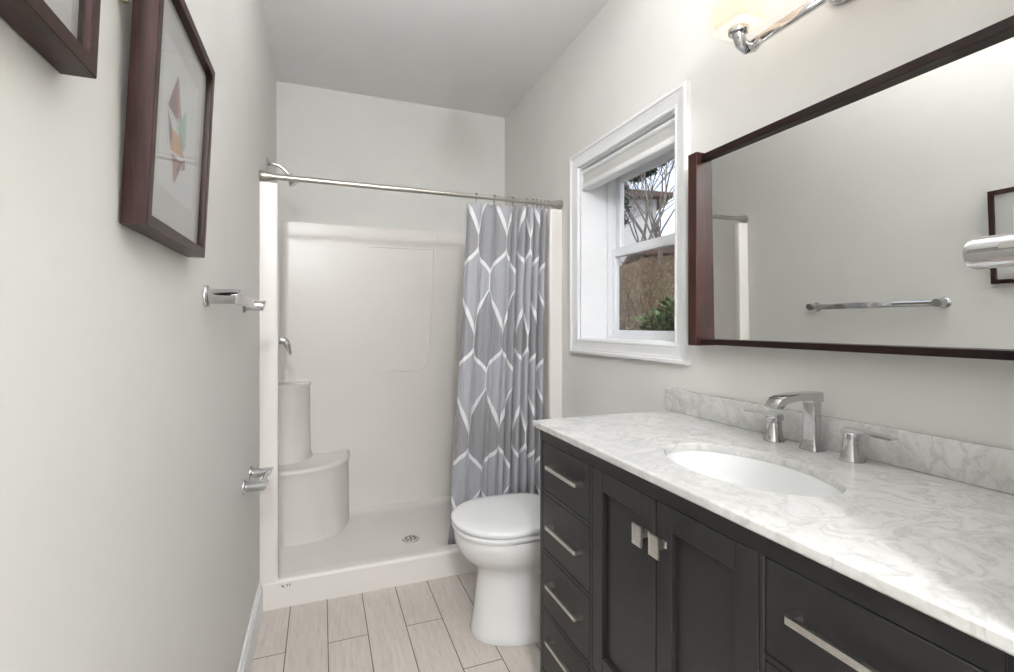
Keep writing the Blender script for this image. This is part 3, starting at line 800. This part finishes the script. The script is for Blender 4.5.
def picture(name, y0, y1, z0, z1, lean, label, art):
    t = thing(name, (XL, (y0 + y1) / 2, z0), label, 'picture', 'framed prints on the left wall')
    dp = .030
    def fn(a, bb, h):                        # a: y, bb: z, h: out from the wall; leans out towards the top
        return Vector((XL + .002 + h + lean * (bb - z0) / (z1 - z0), a, bb))
    fw = .017
    b = B(); frame_sweep(b, y0, y1, z0, z1, [(0, 0), (0, dp - .001), (.001, dp), (fw - .001, dp), (fw, dp - .001), (fw, dp - .010), (fw, 0)], fn)
    obj('frame', b, M['framewood'], t, True, 30)
    b = B(); prism(b, [(y0 + fw - .002, z0 + fw - .002), (y1 - fw + .002, z0 + fw - .002), (y1 - fw + .002, z1 - fw + .002), (y0 + fw - .002, z1 - fw + .002)], fn, .004, dp - .0115)
    obj('mat_board', b, M['mat'], t, False)
    iy0, iy1, iz0, iz1 = y0 + .070, y1 - .070, z0 + .075, z1 - .070
    cy_, cz_ = (iy0 + iy1) / 2, (iz0 + iz1) / 2
    b = B(); h = dp - .0112
    def face(poly, mi, dh):
        f = b.faces.new([b.verts.new(fn(a, c, h + dh)) for a, c in poly]); f.material_index = mi
    face([(iy0, iz0), (iy1, iz0), (iy1, iz1), (iy0, iz1)], 0, 0)
    mats = [M['paper']] + [M['art_' + k] for k in ('mauve', 'taupe', 'mint', 'peach', 'rose', 'slate', 'sage')]
    for poly, m_ in art: face([(cy_ + a * 1.0 + .012, cz_ + c * .72 - .012) for a, c in poly], m_, .0004)
    obj('print', b, mats, t, False)
    b = B(); prism(b, [(y0 + fw - .001, z0 + fw - .001), (y1 - fw + .001, z0 + fw - .001), (y1 - fw + .001, z1 - fw + .001), (y0 + fw - .001, z1 - fw + .001)], fn, dp - .0085, dp - .0070)
    obj('picture_glass', b, M['picglass'], t, False)
    return t, fn
artA = [([(-.085, .035), (-.038, .128), (-.032, .040)], 1), ([(-.085, .035), (-.032, .040), (-.025, .128 - .10)], 2), ([(-.038, .128), (-.032, .04), (-.005, .030)], 5),
        ([(-.030, .02), (.018, .082), (.024, -.005)], 3), ([(-.03, .02), (.024, -.005), (.000, -.03)], 7), ([(-.085, .028), (-.05, -.008), (-.062, -.045)], 6),
        ([(-.06, .00), (-.02, .00), (-.058, -.048)], 4), ([(-.02, .00), (.02, -.034), (-.058, -.048)], 4), ([(.02, -.034), (.03, -.055), (.005, -.07)], 2), ([(-.052, -.052), (-.010, -.052), (-.034, -.115)], 5), ([(-.01, -.052), (.02, -.04), (-.034, -.115)], 1)]
artB = [([(-.06, .05), (.02, .11), (.05, .01)], 3), ([(-.06, .05), (.05, .01), (-.01, -.09)], 1), ([(.05, .01), (.07, -.05), (-.01, -.09)], 4)]
pa, fnA = picture('framed_picture', .772, 1.115, 1.352, 1.722, .018, 'dark-framed geometric print in mint and peach above the towel bar end', artA)
b = B(); box(b, XL + .003, XL + .012, .768, .774, 1.640, 1.672, .001); lathe(b, [(0, 0), (.006, 0), (.006, .004), (0, .005)], (XL + .008, .767, 1.652), 'Y', 12)
obj('hanging_bracket', b, M['brass'], pa)
pb, fnB = picture('framed_picture', .275, .618, 1.472, 1.842, .016, 'dark-framed print cut off by the top left corner of the photo', artB)

# ------------------------------------------------------------------ chrome hook at the right edge
hk = thing('towel_hook', (.655, .22, 1.296), 'thick chrome peg with a slot reaching in at the right edge before the mirror', 'hook')
b = B(); lathe(b, [(0, .0005), (.028, .0005), (.028, .005), (.019, .010), (.0172, .014), (.0172, .088), (.0160, .0925), (.013, .0945), (0, .095)], (.655, .22, 1.296), 'Y', 36); pg = obj('peg', b, M['chrome'], hk, True, 40)
b = B(); prism(b, rrect(-.034, .020, -.0028, .0028, .0027, 5), lambda a, z, h: Vector((h, .268 + a - .004, 1.2995 + z)), .655 - .0178, .655 - .0150); obj('slot', b, M['nickel'], pg)

# ------------------------------------------------------------------ outside the window
def terr(x, y):
    d = x - 1.6
    z = .62 + .40 * min(d, 4.5) + (.10 * (d - 4.5) if d > 4.5 else 0)
    return z + .12 * math.sin(x * 1.7 + y * .9) + .09 * math.sin(y * 2.3 - x) + .05 * math.sin(x * 5.1 + y * 4.3)
b = B(); nx, ny = 90, 110
vs = [[b.verts.new((1.45 + 22 * (i / nx) ** 1.6, -1 + 31 * j / ny, terr(1.45 + 22 * (i / nx) ** 1.6, -1 + 31 * j / ny) + random.uniform(-.035, .035))) for i in range(nx + 1)] for j in range(ny + 1)]
for j in range(ny):
    for i in range(nx): b.faces.new((vs[j][i], vs[j][i + 1], vs[j + 1][i + 1], vs[j + 1][i]))
g = obj('hillside', b, M['ground'], None, True, 180); g['kind'] = 'structure'

def grow(bm, p, d, ln, r, depth, rng):
    pts = [p]; q = p.copy(); dd = d.copy(); n = 4
    for k in range(n):
        dd = (dd + Vector((rng.uniform(-.2, .2), rng.uniform(-.2, .2), rng.uniform(-.08, .14)))).normalized()
        q = q + dd * (ln / n); pts.append(q.copy())
    tube(bm, pts, [r * (1 - .11 * k) for k in range(n + 1)], 6 if depth > 1 else 4, cap=False)
    if depth == 0: return
    for k in range(3 if depth > 1 else 4):
        i = rng.choice([2, 3, 4, 4]); a = rng.uniform(0, 2 * PI); tilt = rng.uniform(.4, .95)
        side = Vector((math.cos(a), math.sin(a), .1)); nd = (dd * math.cos(tilt) + side * math.sin(tilt)).normalized()
        grow(bm, pts[i], nd, ln * rng.uniform(.58, .82), r * .55, depth - 1, rng)
def bare_tree(x, y, h, r, seed, label, depth=4):
    rng = random.Random(seed); z = terr(x, y) - .1
    t = thing('bare_tree', (x, y, z), label, 'tree', 'bare trees on the hillside')
    b = B(); top = Vector((x + rng.uniform(-.2, .2), y + rng.uniform(-.2, .2), z + h * .16))
    tube(b, [(x, y, z), ((x + top.x) / 2 + .05, (y + top.y) / 2, z + h * .09), top], [r * 1.25, r, r * .85], 10, cap=False)
    obj('trunk', b, M['bark'], t)
    b = B()
    for k in range(4):
        a = k * PI / 2 + rng.uniform(-.4, .4)
        grow(b, top - Vector((0, 0, h * .02 * k)), Vector((math.cos(a) * .5, math.sin(a) * .5, 1)).normalized(), h * .26, r * .6, depth, rng)
    obj('branches', b, M['twig'], t)
bare_tree(5.6, 7.1, 5.4, .028, 3, 'thin bare tree nearest the window glass, beyond the lower sash', 5)
bare_tree(6.9, 8.7, 5.4, .03, 17, 'slender bare tree rising behind the green shrub', 5)
bare_tree(8.3, 11.3, 6.8, .04, 11, 'bare tree in the middle of the upper window pane', 5)
bare_tree(10.0, 13.0, 7.5, .05, 21, 'tall bare tree before the distant house seen through the window', 5)
bare_tree(9.6, 15.0, 7.0, .05, 31, 'bare tree beside the evergreen at the left edge of the glass', 5)

def leaf_ball(bm, c, rad, n, size, rng, up=0):
    for _ in range(n):
        while True:
            v = Vector((rng.uniform(-1, 1), rng.uniform(-1, 1), rng.uniform(-1, 1)))
            if .15 < v.length < 1: break
        p = Vector(c) + Vector((v.x * rad[0], v.y * rad[1], v.z * rad[2]))
        a = Vector((rng.uniform(-1, 1), rng.uniform(-1, 1), rng.uniform(-.6, 1))).normalized(); s = a.cross(Vector((rng.uniform(-1, 1), rng.uniform(-1, 1), 1))).normalized()
        L = size * rng.uniform(.6, 1.4)
        bm.faces.new([bm.verts.new(p), bm.verts.new(p + a * L * .5 + s * L * .22), bm.verts.new(p + a * L), bm.verts.new(p + a * L * .5 - s * L * .22)])
EX, EYY = 7.5, 11.7; ez = terr(EX, EYY)
ev = thing('evergreen_tree', (EX, EYY, ez), 'dark evergreen tree at the left edge of the upper pane', 'tree')
rng = random.Random(5); b = B(); tube(b, [(EX, EYY, ez - .1), (EX, EYY, 7.6)], [.12, .03], 8); obj('trunk', b, M['bark'], ev)
b = B()
for k in range(12): leaf_ball(b, (EX + rng.uniform(-.15, .15), EYY + rng.uniform(-.15, .15), 4.1 + k * .32), (.55 - k * .03, .55 - k * .03, .32), 330, .17, rng)
obj('foliage', b, M['needle'], ev, False)
PX, PY = 7.2, 8.0; pz_ = terr(PX, PY)
ev = thing('pine_tree', (PX, PY, pz_), 'pine with a drooping bough across the top of the upper pane', 'tree')
b = B(); tube(b, [(PX, PY, pz_ - .1), (PX, PY, 4.2), (PX - .05, PY + .05, 7.2)], [.10, .07, .03], 8); obj('trunk', b, M['bark'], ev)
b = B(); tube(b, [(PX, PY, 4.95), (PX - .1, PY + .8, 5.0), (PX - .2, PY + 1.7, 4.8)], [.03, .02, .008], 6); obj('bough', b, M['bark'], ev)
b = B()
for k in range(11):
    q = k / 10; leaf_ball(b, (PX - .2 * q, PY + .2 + 1.6 * q, 4.95 - .16 * q + .10 * math.sin(q * 5)), (.22, .2, .09), 90, .15, rng)
for k in range(6): leaf_ball(b, (PX, PY, 5.4 + k * .3), (.7 - k * .1, .7 - k * .1, .2), 200, .16, rng)
obj('foliage', b, M['needle'], ev, False)
def shrub(x, y, s, label):
    z = terr(x, y); t = thing('green_shrub', (x, y, z), label, 'shrub', 'low green shrubs on the hillside')
    b = B(); leaf_ball(b, (x, y, z + .16 * s), (.32 * s, .32 * s, .2 * s), 420, .11, rng); obj('foliage', b, M['shrub'], t, False)
    b = B()
    for k in range(5): a = k * 1.3; tube(b, [(x, y, z - .03), (x + .12 * s * math.cos(a), y + .12 * s * math.sin(a), z + .2 * s)], [.008, .004], 5)
    obj('stem', b, M['twig'], t)
shrub(2.86, 3.58, .5, 'low green shrub close behind the lower window pane')
shrub(3.12, 3.72, .42, 'smaller green shrub uphill of the one at the pane')
b = B()
for _ in range(800):
    x = random.uniform(2.4, 8.5); y = x * random.uniform(1.05, 1.65); z = terr(x, y)
    hgt = random.uniform(.12, .5); tx, ty = random.uniform(-.2, .2), random.uniform(-.2, .2)
    tube(b, [(x, y, z - .04), (x + tx * .5, y + ty * .5, z + hgt * .6), (x + tx * 1.3, y + ty * 1.3, z + hgt)], [.004, .003, .001], 3, cap=False)
br = tag(obj('dry_brush', b, M['stalk']), 'dry brown brush stalks covering the hillside outside the window', 'brush'); br['kind'] = 'stuff'

def house(x, y, z, wx, wy, h, rot, label, wins, pitch=.06):
    t = thing('house', (x, y, z), label, 'house')
    R = Matrix.Translation((x, y, z)) @ Matrix.Rotation(rot, 4, 'Z')
    def put(name, bm, m, par=t, sm=False):
        bmesh.ops.transform(bm, matrix=R, verts=bm.verts); return obj(name, bm, m, par, sm)
    put('wall', box(B(), -wx / 2, wx / 2, -wy / 2, wy / 2, -1.5, h), M['siding'])
    b = B(); o_ = .55
    prism(b, [(-wx / 2 - o_, h - .04), (-wx / 2 - o_, h + .10), (0, h + wx * pitch + .1), (wx / 2 + o_, h + .10), (wx / 2 + o_, h - .04)], lambda a, zz, hh: Vector((a, hh, zz)), -wy / 2 - o_, wy / 2 + o_); put('roof', b, M['roof'])
    for (side, a, zz, ww, hh) in wins:
        b = B()
        if side == 'x': box(b, -wx / 2 - .03, -wx / 2 + .02, a - ww / 2, a + ww / 2, zz, zz + hh)
        else: box(b, a - ww / 2, a + ww / 2, -wy / 2 - .03, -wy / 2 + .02, zz, zz + hh)
        wf = put('window', b, M['housedark'])
house(12.6, 20.6, 4.2, 4, 6.4, 2.3, math.radians(-24), 'pale house with a brown roof far up the hill at the left of the pane', [('x', -2.2, .9, 1.5, 1.0), ('x', -.2, 1.0, .8, .9), ('x', 2.0, 1.0, .8, .9), ('y', 0, .9, 1.2, 1.0)])
house(11.3, 12.0, 2.0, 4, 3.4, 1.2, math.radians(-30), 'small white house low at the right of the pane behind bare branches', [('x', 1.0, .55, .75, .6), ('x', -.5, .55, .75, .6), ('y', -.6, .5, .7, .6)])
